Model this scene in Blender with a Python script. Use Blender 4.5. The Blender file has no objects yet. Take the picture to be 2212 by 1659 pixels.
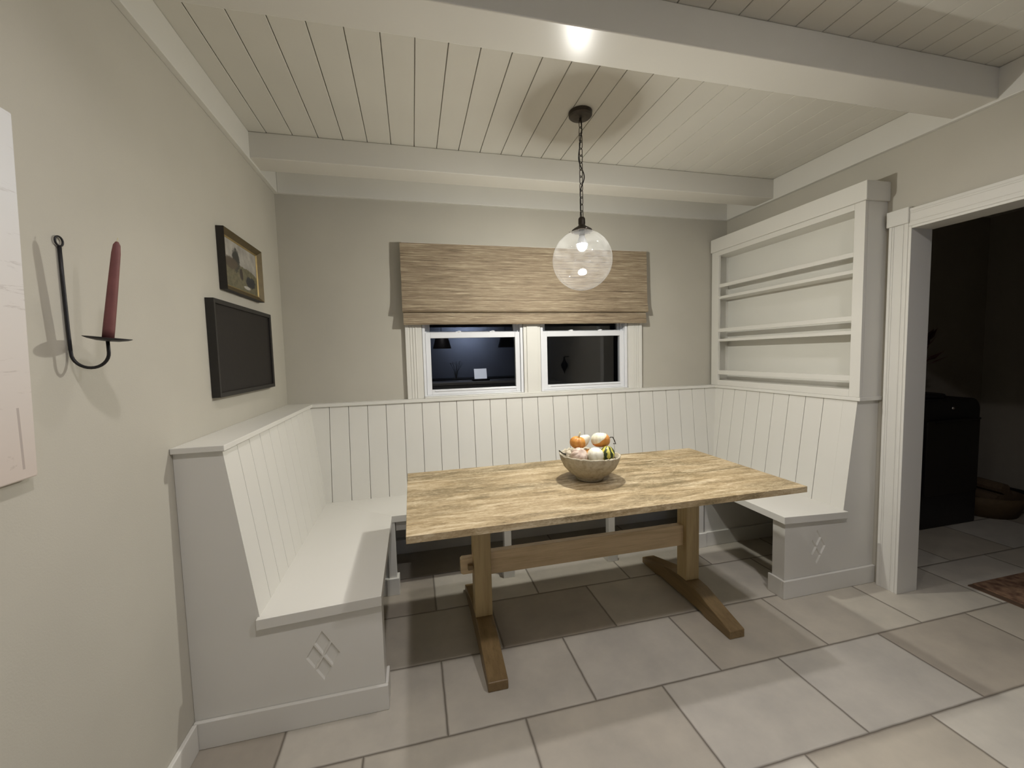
import bpy, bmesh, math, random
from mathutils import Vector, Matrix
random.seed(7)
SC = bpy.context.scene
COL = SC.collection

# ------------------------------------------------------------------ camera
def look_matrix(yaw, pitch, roll, loc):
    y, p, r = [math.radians(a) for a in (yaw, pitch, roll)]
    fw = Vector((math.sin(y)*math.cos(p), math.cos(y)*math.cos(p), math.sin(p)))
    rt = Vector((math.cos(y), -math.sin(y), 0)); up = rt.cross(fw)
    r2 = rt*math.cos(r)+up*math.sin(r); u2 = -rt*math.sin(r)+up*math.cos(r)
    m = Matrix.Identity(4)
    for i in range(3):
        m[i][0] = r2[i]; m[i][1] = u2[i]; m[i][2] = -fw[i]; m[i][3] = loc[i]
    return m
cd = bpy.data.cameras.new('camera'); cam = bpy.data.objects.new('camera', cd); COL.objects.link(cam)
cd.sensor_width = 36; cd.lens = 885.33/2212*36; cd.clip_start = 0.05
cam.matrix_world = look_matrix(13.511, -3.984, -1.478, (0.7943, -2.8927, 1.3496))
SC.camera = cam

# ------------------------------------------------------------------ world, lights, exposure
w = bpy.data.worlds.new('night'); SC.world = w; w.use_nodes = True
w.node_tree.nodes['Background'].inputs[0].default_value = (0.05, 0.06, 0.09, 1)
w.node_tree.nodes['Background'].inputs[1].default_value = 0.012
SC.view_settings.view_transform = 'Standard'; SC.view_settings.look = 'None'
SC.view_settings.gamma = 1; SC.view_settings.use_curve_mapping = False
SC.view_settings.exposure = 0.0
def can(name, x, y, z, power, color, size=0.09, spread=150):
    l = bpy.data.lights.new(name, 'AREA'); l.shape = 'DISK'; l.size = size; l.energy = power; l.color = color
    l.spread = math.radians(spread)
    o = bpy.data.objects.new(name, l); COL.objects.link(o); o.location = (x, y, z); return o
CANC = (1.0, 0.955, 0.965)
can('recessed_light', 2.05, -2.50, 2.515, 13.5, CANC, spread=162)
can('recessed_light', 0.80, -2.45, 2.515, 7.8, CANC, spread=148)
can('recessed_light', 2.15, -1.30, 2.515, 2.4, CANC, 0.07, spread=100)
can('recessed_light', 0.82, -1.30, 2.515, 1.8, CANC, 0.07, spread=100)
can('recessed_light', 1.30, -3.95, 2.515, 4, CANC, spread=90)  # added fill behind the camera, brightens the kitchen mirrored in the glass
can('kitchen_fill_light', 1.90, -4.95, 2.05, 10, (0.74, 0.83, 1.0), 0.30, spread=120).rotation_euler = (math.radians(-68), 0, 0)  # added lamp without a fixture, lifts the blue wall for its window reflection
SC.cycles.caustics_reflective = False; SC.cycles.caustics_refractive = False
BULB_STRENGTH = 2000.0

# ------------------------------------------------------------------ dimensions
W = 3.317; ZC = 2.53; ZF = 2.389; L = 1.071; YB = -5.6

# ------------------------------------------------------------------ materials
def newmat(name):
    m = bpy.data.materials.new(name); m.use_nodes = True
    return m, m.node_tree, m.node_tree.nodes['Principled BSDF']
def N(t, typ, **kw):
    n = t.nodes.new(typ)
    for k, v in kw.items(): setattr(n, k, v)
    return n
def ramp(t, stops, fac):
    r = N(t, 'ShaderNodeValToRGB'); e = r.color_ramp.elements
    while len(e) < len(stops): e.new(0.5)
    for el, (p, c) in zip(e, stops): el.position = p; el.color = (*c, 1) if len(c) == 3 else c
    t.links.new(fac, r.inputs[0]); return r
def math_n(t, op, a, b=None, c=None):
    n = N(t, 'ShaderNodeMath', operation=op)
    for i, v in enumerate((a, b, c)):
        if v is None: continue
        if isinstance(v, (int, float)): n.inputs[i].default_value = v
        else: t.links.new(v, n.inputs[i])
    return n.outputs[0]
def pos(t, scale=(1, 1, 1), obj=False, rot=(0, 0, 0)):
    tc = N(t, 'ShaderNodeTexCoord') if obj else N(t, 'ShaderNodeNewGeometry')
    mp = N(t, 'ShaderNodeMapping'); mp.inputs['Scale'].default_value = scale; mp.inputs['Rotation'].default_value = rot
    t.links.new(tc.outputs['Object' if obj else 'Position'], mp.inputs[0]); return mp.outputs[0]
def noise(t, vec, scale, detail=4, rough=0.5, dist=0):
    n = N(t, 'ShaderNodeTexNoise'); n.inputs['Scale'].default_value = scale; n.inputs['Detail'].default_value = detail
    n.inputs['Roughness'].default_value = rough; n.inputs['Distortion'].default_value = dist
    t.links.new(vec, n.inputs['Vector']); return n.outputs[0]
def bump(t, b, h, strength, dist=0.01):
    n = N(t, 'ShaderNodeBump'); n.inputs['Strength'].default_value = strength; n.inputs['Distance'].default_value = dist
    t.links.new(h, n.inputs['Height']); t.links.new(n.outputs[0], b.inputs['Normal']); return n
def paint(name, col, rough, var=0.03, bs=0.15, scale=220, spec=0.5):
    m, t, b = newmat(name); b.inputs['Roughness'].default_value = rough
    b.inputs['Specular IOR Level'].default_value = spec
    n = noise(t, pos(t), 3.0, 3)
    r = ramp(t, [(0.3, tuple(c*(1-var) for c in col)), (0.7, tuple(c*(1+var) for c in col))], n)
    t.links.new(r.outputs[0], b.inputs['Base Color'])
    bump(t, b, noise(t, pos(t), scale, 2), bs, 0.001)
    return m
def plain(name, col, rough=0.5, metal=0.0, spec=0.5):
    return_m, t, b = newmat(name)
    n = noise(t, pos(t, obj=True), 40, 3)
    r = ramp(t, [(0.3, tuple(c*0.9 for c in col)), (0.7, tuple(min(1, c*1.1) for c in col))], n)
    t.links.new(r.outputs[0], b.inputs['Base Color'])
    b.inputs['Roughness'].default_value = rough; b.inputs['Metallic'].default_value = metal
    b.inputs['Specular IOR Level'].default_value = spec
    return return_m
M = {}
M['wall'] = paint('wall_paint', (0.50, 0.475, 0.405), 0.75, bs=0.25)
M['white'] = paint('white_trim_paint', (0.70, 0.685, 0.63), 0.38, 0.015, 0.06)
M['ceil'] = paint('ceiling_paint', (0.62, 0.60, 0.535), 0.33, 0.02, 0.08)
M['beam'] = paint('beam_paint', (0.66, 0.64, 0.58), 0.27, 0.015, 0.12, 60, spec=0.3)
M['vinyl'] = paint('window_vinyl', (0.76, 0.77, 0.79), 0.3, 0.01, 0.03)
M['rackback'] = paint('rack_back_paint', (0.73, 0.72, 0.66), 0.45, 0.02, 0.1)
M['iron'] = plain('black_iron', (0.018, 0.017, 0.018), 0.45, 0.3)
M['bronze'] = plain('dark_bronze', (0.055, 0.045, 0.035), 0.45, 0.6)
M['candle'] = plain('candle_wax', (0.165, 0.055, 0.05), 0.6)
M['black'] = plain('black_plastic', (0.014, 0.012, 0.010), 0.5)
M['screen'] = plain('dark_screen', (0.017, 0.014, 0.012), 0.6, spec=0.3)
M['framedark'] = plain('frame_dark_side', (0.02, 0.016, 0.012), 0.6)
M['gold'] = plain('antique_gold', (0.10, 0.072, 0.03), 0.5, 0.4)
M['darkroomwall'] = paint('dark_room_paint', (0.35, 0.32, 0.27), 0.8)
M['bluewall'] = paint('kitchen_blue_paint', (0.42, 0.46, 0.58), 0.6)
M['stone'] = plain('counter_stone', (0.5, 0.5, 0.5), 0.3)
M['cabinet'] = plain('cabinet_paint', (0.30, 0.31, 0.34), 0.45)

def tile_mat():
    m, t, b = newmat('stone_tile_floor')
    g = N(t, 'ShaderNodeNewGeometry'); s = N(t, 'ShaderNodeSeparateXYZ'); t.links.new(g.outputs['Position'], s.inputs[0])
    wob = noise(t, pos(t), 14, 2)
    wv = math_n(t, 'MULTIPLY', math_n(t, 'SUBTRACT', wob, 0.5), 0.004)
    PX, PY = 0.5725, 0.3745
    v = math_n(t, 'DIVIDE', math_n(t, 'ADD', math_n(t, 'MULTIPLY', s.outputs[1], -1), math_n(t, 'ADD', wv, 20*PY)), PY)
    row = math_n(t, 'FLOOR', v); fv = math_n(t, 'FRACT', v)
    odd = math_n(t, 'MODULO', row, 2)
    off = math_n(t, 'MULTIPLY_ADD', odd, 0.286, 0.004)
    u = math_n(t, 'DIVIDE', math_n(t, 'ADD', math_n(t, 'SUBTRACT', s.outputs[0], off), math_n(t, 'ADD', wv, 20*PX)), PX)
    colx = math_n(t, 'FLOOR', u); fu = math_n(t, 'FRACT', u)
    eu = math_n(t, 'MULTIPLY', math_n(t, 'MINIMUM', fu, math_n(t, 'SUBTRACT', 1.0, fu)), PX)
    ev = math_n(t, 'MULTIPLY', math_n(t, 'MINIMUM', fv, math_n(t, 'SUBTRACT', 1.0, fv)), PY)
    d = math_n(t, 'MINIMUM', eu, ev)
    cx = N(t, 'ShaderNodeCombineXYZ'); t.links.new(colx, cx.inputs[0]); t.links.new(row, cx.inputs[1])
    wn = N(t, 'ShaderNodeTexWhiteNoise', noise_dimensions='2D'); t.links.new(cx.outputs[0], wn.inputs['Vector'])
    val = wn.outputs['Value']
    for (k_, n_, v_) in ((2, 2, .05), (2, 3, .45), (2, 1, .4), (3, -1, .1), (3, 0, .7), (3, 1, .72), (3, 2, .88), (3, 3, .42), (3, 4, .5), (4, 1, .6), (4, 2, .5), (4, 3, .85), (4, 4, .95), (4, 5, .08), (4, 0, .5), (5, 3, .3), (5, 4, .8), (5, 2, .8), (1, 2, .5), (1, 3, .5), (3, 5, .55), (5, 1, .6)):
        same = math_n(t, 'MULTIPLY', math_n(t, 'COMPARE', row, 20+k_, 0.5), math_n(t, 'COMPARE', colx, 20+n_, 0.5))
        val = math_n(t, 'ADD', math_n(t, 'MULTIPLY', val, math_n(t, 'SUBTRACT', 1.0, same)), math_n(t, 'MULTIPLY', same, v_))
    base = ramp(t, [(0.0, (0.36, 0.32, 0.265)), (0.35, (0.45, 0.41, 0.34)), (0.6, (0.51, 0.475, 0.405)), (1.0, (0.54, 0.515, 0.46))], val)
    ad = N(t, 'ShaderNodeVectorMath', operation='ADD')
    mu = N(t, 'ShaderNodeVectorMath', operation='SCALE'); mu.inputs['Scale'].default_value = 3.7
    t.links.new(cx.outputs[0], mu.inputs[0]); t.links.new(mu.outputs[0], ad.inputs[0]); t.links.new(g.outputs['Position'], ad.inputs[1])
    cl = noise(t, ad.outputs[0], 5, 6, 0.6)
    cr = ramp(t, [(0.3, (0.86, 0.86, 0.86)), (0.7, (1.08, 1.07, 1.05))], cl)
    mx = N(t, 'ShaderNodeMix', data_type='RGBA', blend_type='MULTIPLY'); mx.inputs[0].default_value = 1
    t.links.new(base.outputs[0], mx.inputs[6]); t.links.new(cr.outputs[0], mx.inputs[7])
    gm = ramp(t, [(0.0, (0, 0, 0)), (0.0030, (0, 0, 0)), (0.0046, (1, 1, 1))], d)
    m2 = N(t, 'ShaderNodeMix', data_type='RGBA'); t.links.new(gm.outputs[0], m2.inputs[0])
    m2.inputs[6].default_value = (0.13, 0.11, 0.085, 1); t.links.new(mx.outputs[2], m2.inputs[7])
    t.links.new(m2.outputs[2], b.inputs['Base Color'])
    b.inputs['Roughness'].default_value = 0.62
    hh = ramp(t, [(0.0, (0, 0, 0)), (0.010, (1, 1, 1))], d)
    hs = math_n(t, 'ADD', hh.outputs[0], math_n(t, 'MULTIPLY', noise(t, pos(t), 60, 4), 0.12))
    bump(t, b, hs, 0.7, 0.003)
    return m
M['tile'] = tile_mat()

def wood(name, light, mid, dark, axis=0, rough=0.5, blotch=0.5):
    m, t, b = newmat(name)
    sc = [26, 26, 26]; sc[axis] = 1.6
    sc2 = [150, 150, 150]; sc2[axis] = 4
    sc3 = [7, 7, 7]; sc3[axis] = 2.2
    n1 = noise(t, pos(t, tuple(sc)), 1.0, 5, 0.6, 0.8)
    n2 = noise(t, pos(t, tuple(sc2)), 1.0, 3, 0.6)
    n3 = noise(t, pos(t, tuple(sc3)), 1.0, 5, 0.65, 0.4)
    c1 = ramp(t, [(0.25, mid), (0.55, light), (0.8, tuple(min(1, c*1.12) for c in light))], n1)
    mx = N(t, 'ShaderNodeMix', data_type='RGBA')
    bl = ramp(t, [(0.47, (0, 0, 0)), (0.68, (blotch, blotch, blotch))], n3)
    sp = math_n(t, 'MULTIPLY', bl.outputs[0], math_n(t, 'MULTIPLY_ADD', n1, 1.2, 0.2))
    t.links.new(sp, mx.inputs[0]); t.links.new(c1.outputs[0], mx.inputs[6]); mx.inputs[7].default_value = (*dark, 1)
    g = ramp(t, [(0.30, (0.72, 0.70, 0.66)), (0.46, (1, 1, 1))], n2)
    m2 = N(t, 'ShaderNodeMix', data_type='RGBA', blend_type='MULTIPLY'); m2.inputs[0].default_value = 0.75
    t.links.new(mx.outputs[2], m2.inputs[6]); t.links.new(g.outputs[0], m2.inputs[7])
    t.links.new(m2.outputs[2], b.inputs['Base Color'])
    b.inputs['Roughness'].default_value = rough
    bump(t, b, n2, 0.25, 0.002)
    return m
def tabletop_mat():
    m, t, b = newmat('whitewashed_oak_top')
    n1 = noise(t, pos(t, (3.2, 22, 22)), 1.0, 6, 0.68, 1.0)
    n2 = noise(t, pos(t, (7, 150, 150)), 1.0, 4, 0.6, 0.5)
    n3 = noise(t, pos(t, (1.6, 5.5, 5)), 1.0, 5, 0.6, 0.5)
    n4 = noise(t, pos(t, (30, 70, 70)), 1.0, 5, 0.75, 1.5)
    base = ramp(t, [(0.37, (0.17, 0.12, 0.055)), (0.45, (0.32, 0.235, 0.12)), (0.52, (0.43, 0.33, 0.19)), (0.62, (0.60, 0.50, 0.33))], math_n(t, 'ADD', math_n(t, 'MULTIPLY', n1, 0.65), math_n(t, 'MULTIPLY', n4, 0.35)))
    bl = ramp(t, [(0.50, (0, 0, 0)), (0.62, (0.9, 0.9, 0.9))], n3)
    st = ramp(t, [(0.42, (0, 0, 0)), (0.58, (1, 1, 1))], math_n(t, 'ADD', math_n(t, 'MULTIPLY', n1, 0.5), math_n(t, 'MULTIPLY', n4, 0.5)))
    f = math_n(t, 'MULTIPLY', bl.outputs[0], math_n(t, 'SUBTRACT', 1.0, math_n(t, 'MULTIPLY', st.outputs[0], 0.8)))
    mx = N(t, 'ShaderNodeMix', data_type='RGBA'); t.links.new(f, mx.inputs[0]); t.links.new(base.outputs[0], mx.inputs[6]); mx.inputs[7].default_value = (0.15, 0.115, 0.055, 1)
    g = ramp(t, [(0.30, (0.68, 0.64, 0.56)), (0.42, (1, 1, 1))], n2)
    m2 = N(t, 'ShaderNodeMix', data_type='RGBA', blend_type='MULTIPLY'); m2.inputs[0].default_value = 0.7
    t.links.new(mx.outputs[2], m2.inputs[6]); t.links.new(g.outputs[0], m2.inputs[7])
    t.links.new(m2.outputs[2], b.inputs['Base Color'])
    r = ramp(t, [(0.3, (0.62,)*3), (0.7, (0.42,)*3)], n4); t.links.new(r.outputs[0], b.inputs['Roughness'])
    bump(t, b, math_n(t, 'ADD', n2, math_n(t, 'MULTIPLY', n4, 0.7)), 0.3, 0.002)
    return m
OL, OM, OD = (0.52, 0.38, 0.20), (0.40, 0.28, 0.13), (0.19, 0.13, 0.055)
M['oak_x'] = tabletop_mat()
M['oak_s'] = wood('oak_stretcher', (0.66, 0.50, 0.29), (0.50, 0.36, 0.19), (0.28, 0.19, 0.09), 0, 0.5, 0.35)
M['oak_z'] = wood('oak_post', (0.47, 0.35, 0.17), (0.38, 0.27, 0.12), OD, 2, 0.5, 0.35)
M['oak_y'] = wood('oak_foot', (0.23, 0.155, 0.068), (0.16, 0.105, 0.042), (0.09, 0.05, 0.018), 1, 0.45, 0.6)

def blind_mat():
    m, t, b = newmat('woven_grass_cloth')
    n1 = noise(t, pos(t, (9, 9, 330)), 1.0, 4, 0.7, 0.5)
    n2 = noise(t, pos(t, (2.5, 2.5, 110)), 1.0, 3, 0.6, 0.3)
    n3 = noise(t, pos(t, (90, 90, 500)), 1.0, 2)
    a = math_n(t, 'ADD', math_n(t, 'MULTIPLY', n1, 0.6), math_n(t, 'MULTIPLY', n2, 0.4))
    c = ramp(t, [(0.36, (0.10, 0.072, 0.042)), (0.45, (0.23, 0.17, 0.108)), (0.55, (0.33, 0.262, 0.172)), (0.65, (0.56, 0.47, 0.33))], a)
    t.links.new(c.outputs[0], b.inputs['Base Color']); b.inputs['Roughness'].default_value = 0.65
    bump(t, b, math_n(t, 'ADD', n1, math_n(t, 'MULTIPLY', n3, 0.4)), 0.5, 0.004)
    return m
M['blind'] = blind_mat()

def pane_mat(name, tint, k, rough=0.0, haze=0.0, ior=1.5):
    m, t, b = newmat(name); t.nodes.remove(b); out = t.nodes['Material Output']
    tr = N(t, 'ShaderNodeBsdfTransparent'); tr.inputs[0].default_value = (*tint, 1)
    gl = N(t, 'ShaderNodeBsdfGlossy'); gl.inputs['Roughness'].default_value = rough
    ge = N(t, 'ShaderNodeNewGeometry'); dp = N(t, 'ShaderNodeVectorMath', operation='DOT_PRODUCT')
    t.links.new(ge.outputs['Normal'], dp.inputs[0]); t.links.new(ge.outputs['Incoming'], dp.inputs[1])
    f0 = ((ior-1)/(ior+1))**2     # reflectance of a clear pane, the same from either side
    gz = math_n(t, 'POWER', math_n(t, 'SUBTRACT', 1.0, math_n(t, 'ABSOLUTE', dp.outputs['Value'])), 5.0)
    f = math_n(t, 'MINIMUM', math_n(t, 'MULTIPLY', math_n(t, 'MULTIPLY_ADD', gz, 1-f0, f0), k), 0.95)
    mx = N(t, 'ShaderNodeMixShader'); t.links.new(f, mx.inputs[0]); t.links.new(tr.outputs[0], mx.inputs[1]); t.links.new(gl.outputs[0], mx.inputs[2])
    last = mx.outputs[0]
    if haze:
        df = N(t, 'ShaderNodeBsdfTranslucent'); df.inputs[0].default_value = (1, 1, 1, 1)
        d2 = N(t, 'ShaderNodeBsdfDiffuse'); a2 = N(t, 'ShaderNodeMixShader')
        t.links.new(df.outputs[0], a2.inputs[1]); t.links.new(d2.outputs[0], a2.inputs[2])
        nz = noise(t, pos(t, (14, 14, 30)), 1.0, 5, 0.7)
        hz = ramp(t, [(0.35, (haze*0.5,)*3), (0.75, (haze*2.2,)*3)], nz)
        m3 = N(t, 'ShaderNodeMixShader'); t.links.new(hz.outputs[0], m3.inputs[0])
        t.links.new(last, m3.inputs[1]); t.links.new(a2.outputs[0], m3.inputs[2]); last = m3.outputs[0]
    t.links.new(last, out.inputs[0]); return m
M['pane'] = pane_mat('window_glass', (0.85, 0.86, 0.87), 2.0)
M['globe'] = pane_mat('seeded_glass', (0.99, 0.99, 0.99), 0.85, 0.02, 0.0065, 1.5)
def emis(name, col, s):
    m, t, b = newmat(name); b.inputs['Emission Color'].default_value = (*col, 1); b.inputs['Emission Strength'].default_value = s
    b.inputs['Base Color'].default_value = (*col, 1); return m
M['bulb'] = emis('lit_bulb', (0.99, 0.97, 0.90), BULB_STRENGTH)

def bowl_mat():
    m, t, b = newmat('rough_paper_clay')
    n = noise(t, pos(t), 45, 5, 0.65)
    c = ramp(t, [(0.3, (0.30, 0.26, 0.18)), (0.5, (0.43, 0.385, 0.285)), (0.7, (0.50, 0.46, 0.36))], n)
    t.links.new(c.outputs[0], b.inputs['Base Color']); b.inputs['Roughness'].default_value = 0.9
    bump(t, b, n, 0.6, 0.006); return m
M['bowl'] = bowl_mat()
def gourd_mat(name, stops, ribs=0, scale=30, rough=0.45):
    m, t, b = newmat(name)
    n = noise(t, pos(t, obj=True), scale, 4, 0.6)
    c = ramp(t, stops, n); t.links.new(c.outputs[0], b.inputs['Base Color']); b.inputs['Roughness'].default_value = rough
    return m
M['g_orange'] = gourd_mat('orange_skin', [(0.35, (0.52, 0.20, 0.03)), (0.6, (0.68, 0.32, 0.07))])
M['g_pink'] = gourd_mat('pale_pink_skin', [(0.35, (0.52, 0.38, 0.30)), (0.65, (0.70, 0.58, 0.48))])
M['g_white'] = gourd_mat('cream_skin', [(0.3, (0.62, 0.58, 0.44)), (0.6, (0.80, 0.78, 0.66))])
M['g_husk'] = gourd_mat('dry_husk', [(0.3, (0.30, 0.24, 0.15)), (0.6, (0.6, 0.54, 0.42))], scale=80, rough=0.8)
def bicolor(name, split, top, bot, stripes=False):
    m, t, b = newmat(name)
    tc = N(t, 'ShaderNodeTexCoord'); s = N(t, 'ShaderNodeSeparateXYZ'); t.links.new(tc.outputs['Object'], s.inputs[0])
    if stripes:
        an = math_n(t, 'ARCTAN2', s.outputs[1], s.outputs[0])
        wv = math_n(t, 'SINE', math_n(t, 'ADD', math_n(t, 'MULTIPLY', an, 7), math_n(t, 'MULTIPLY', noise(t, pos(t, obj=True), 60, 3), 4)))
        c = ramp(t, [(0.0, bot), (0.45, bot), (0.62, top)], math_n(t, 'MULTIPLY_ADD', wv, 0.5, 0.5))
    else:
        z = math_n(t, 'ADD', math_n(t, 'SUBTRACT', s.outputs[2], math_n(t, 'MULTIPLY', s.outputs[0], 0.8)), math_n(t, 'MULTIPLY', noise(t, pos(t, obj=True), 40, 3), 0.012))
        c = ramp(t, [(0.49, bot), (0.51, top)], math_n(t, 'MULTIPLY_ADD', math_n(t, 'SUBTRACT', z, split), 8, 0.5))
    t.links.new(c.outputs[0], b.inputs['Base Color']); b.inputs['Roughness'].default_value = 0.4; return m
M['g_bi'] = bicolor('orange_cream_skin', 0.020, (0.80, 0.76, 0.58), (0.62, 0.27, 0.06))
M['g_stripe'] = bicolor('green_yellow_striped_skin', 0, (0.62, 0.55, 0.10), (0.035, 0.055, 0.02), True)
M['stem'] = plain('dry_stem', (0.05, 0.045, 0.03), 0.8)
M['stem_l'] = plain('pale_stem', (0.6, 0.55, 0.35), 0.7)

def landscape_mat():
    m, t, b = newmat('painted_landscape')
    g = N(t, 'ShaderNodeNewGeometry'); s = N(t, 'ShaderNodeSeparateXYZ'); t.links.new(g.outputs['Position'], s.inputs[0])
    Y, Z = s.outputs[1], s.outputs[2]
    nz = noise(t, pos(t), 48, 6, 0.7); nf = noise(t, pos(t), 12, 4, 0.6)
    # u 0..1 along the picture, v 0..1 upward
    u = math_n(t, 'DIVIDE', math_n(t, 'ADD', Y, 0.835), 0.40); v = math_n(t, 'DIVIDE', math_n(t, 'SUBTRACT', Z, 1.69), 0.23)
    sky = ramp(t, [(0.3, (0.24, 0.225, 0.20)), (0.55, (0.36, 0.34, 0.30)), (0.75, (0.52, 0.50, 0.44))], nf)
    land = ramp(t, [(0.3, (0.075, 0.065, 0.04)), (0.5, (0.13, 0.12, 0.07)), (0.7, (0.19, 0.16, 0.10))], nz)
    hor = math_n(t, 'SUBTRACT', math_n(t, 'ADD', v, math_n(t, 'MULTIPLY', math_n(t, 'SUBTRACT', nf, 0.5), 0.25)), math_n(t, 'MULTIPLY_ADD', u, -0.18, 0.62))
    hm = ramp(t, [(0.48, (0, 0, 0)), (0.52, (1, 1, 1))], math_n(t, 'MULTIPLY_ADD', hor, 2.0, 0.5))
    mx = N(t, 'ShaderNodeMix', data_type='RGBA'); t.links.new(hm.outputs[0], mx.inputs[0]); t.links.new(land.outputs[0], mx.inputs[6]); t.links.new(sky.outputs[0], mx.inputs[7])
    cur = mx.outputs[2]
    for (cu, cv, ru, rv, col) in [(0.36, 0.60, 0.11, 0.24, (0.035, 0.035, 0.03)), (0.22, 0.50, 0.2, 0.12, (0.085, 0.065, 0.045)),
                                  (0.50, 0.36, 0.05, 0.12, (0.04, 0.03, 0.025)), (0.78, 0.26, 0.16, 0.12, (0.025, 0.025, 0.028)),
                                  (0.66, 0.12, 0.1, 0.035, (0.42, 0.40, 0.36))]:
        du = math_n(t, 'DIVIDE', math_n(t, 'SUBTRACT', u, cu), ru); dv = math_n(t, 'DIVIDE', math_n(t, 'SUBTRACT', v, cv), rv)
        d = math_n(t, 'ADD', math_n(t, 'MULTIPLY', du, du), math_n(t, 'MULTIPLY', dv, dv))
        d = math_n(t, 'ADD', d, math_n(t, 'MULTIPLY', math_n(t, 'SUBTRACT', nz, 0.5), 2.2))
        k = ramp(t, [(0.35, (1, 1, 1)), (0.6, (0, 0, 0))], math_n(t, 'MULTIPLY', d, 0.5))
        m2 = N(t, 'ShaderNodeMix', data_type='RGBA'); t.links.new(k.outputs[0], m2.inputs[0]); t.links.new(cur, m2.inputs[6]); m2.inputs[7].default_value = (*col, 1)
        cur = m2.outputs[2]
    t.links.new(cur, b.inputs['Base Color']); b.inputs['Roughness'].default_value = 0.5
    return m
M['landscape'] = landscape_mat()
def canvas_mat():
    m, t, b = newmat('pale_printed_canvas')
    n1 = noise(t, pos(t, (1, 3, 14)), 1.6, 5, 0.7, 1.2)
    g = N(t, 'ShaderNodeNewGeometry'); s = N(t, 'ShaderNodeSeparateXYZ'); t.links.new(g.outputs['Position'], s.inputs[0])
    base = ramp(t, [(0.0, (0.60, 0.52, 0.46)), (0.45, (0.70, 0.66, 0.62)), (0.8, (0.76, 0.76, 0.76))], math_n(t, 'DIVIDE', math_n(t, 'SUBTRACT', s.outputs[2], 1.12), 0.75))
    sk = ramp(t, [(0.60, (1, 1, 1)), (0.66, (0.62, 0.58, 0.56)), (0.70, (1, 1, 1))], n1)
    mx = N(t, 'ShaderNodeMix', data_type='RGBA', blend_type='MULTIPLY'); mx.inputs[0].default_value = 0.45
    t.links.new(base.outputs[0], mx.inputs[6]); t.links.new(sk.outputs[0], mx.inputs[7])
    cur = mx.outputs[2]
    # a fine grey stalk drawn near the lower right of the print
    dy = math_n(t, 'ABSOLUTE', math_n(t, 'ADD', s.outputs[1], 1.866)); 
    zz = math_n(t, 'MULTIPLY', math_n(t, 'LESS_THAN', s.outputs[2], 1.27), math_n(t, 'GREATER_THAN', s.outputs[2], 1.145))
    k = math_n(t, 'MULTIPLY', math_n(t, 'LESS_THAN', dy, 0.0028), zz)
    m2 = N(t, 'ShaderNodeMix', data_type='RGBA'); t.links.new(math_n(t, 'MULTIPLY', k, 0.5), m2.inputs[0]); t.links.new(cur, m2.inputs[6]); m2.inputs[7].default_value = (0.25, 0.2, 0.18, 1)
    t.links.new(m2.outputs[2], b.inputs['Base Color']); b.inputs['Roughness'].default_value = 0.6
    return m
M['canvas'] = canvas_mat()
def rug_mat():
    m, t, b = newmat('brown_rug_pile'); n = noise(t, pos(t), 30, 4)
    c = ramp(t, [(0.35, (0.12, 0.06, 0.035)), (0.65, (0.28, 0.17, 0.10))], n); t.links.new(c.outputs[0], b.inputs['Base Color']); b.inputs['Roughness'].default_value = 0.95
    bump(t, b, noise(t, pos(t), 300, 2), 0.8, 0.004); return m
M['rug'] = rug_mat()

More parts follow.
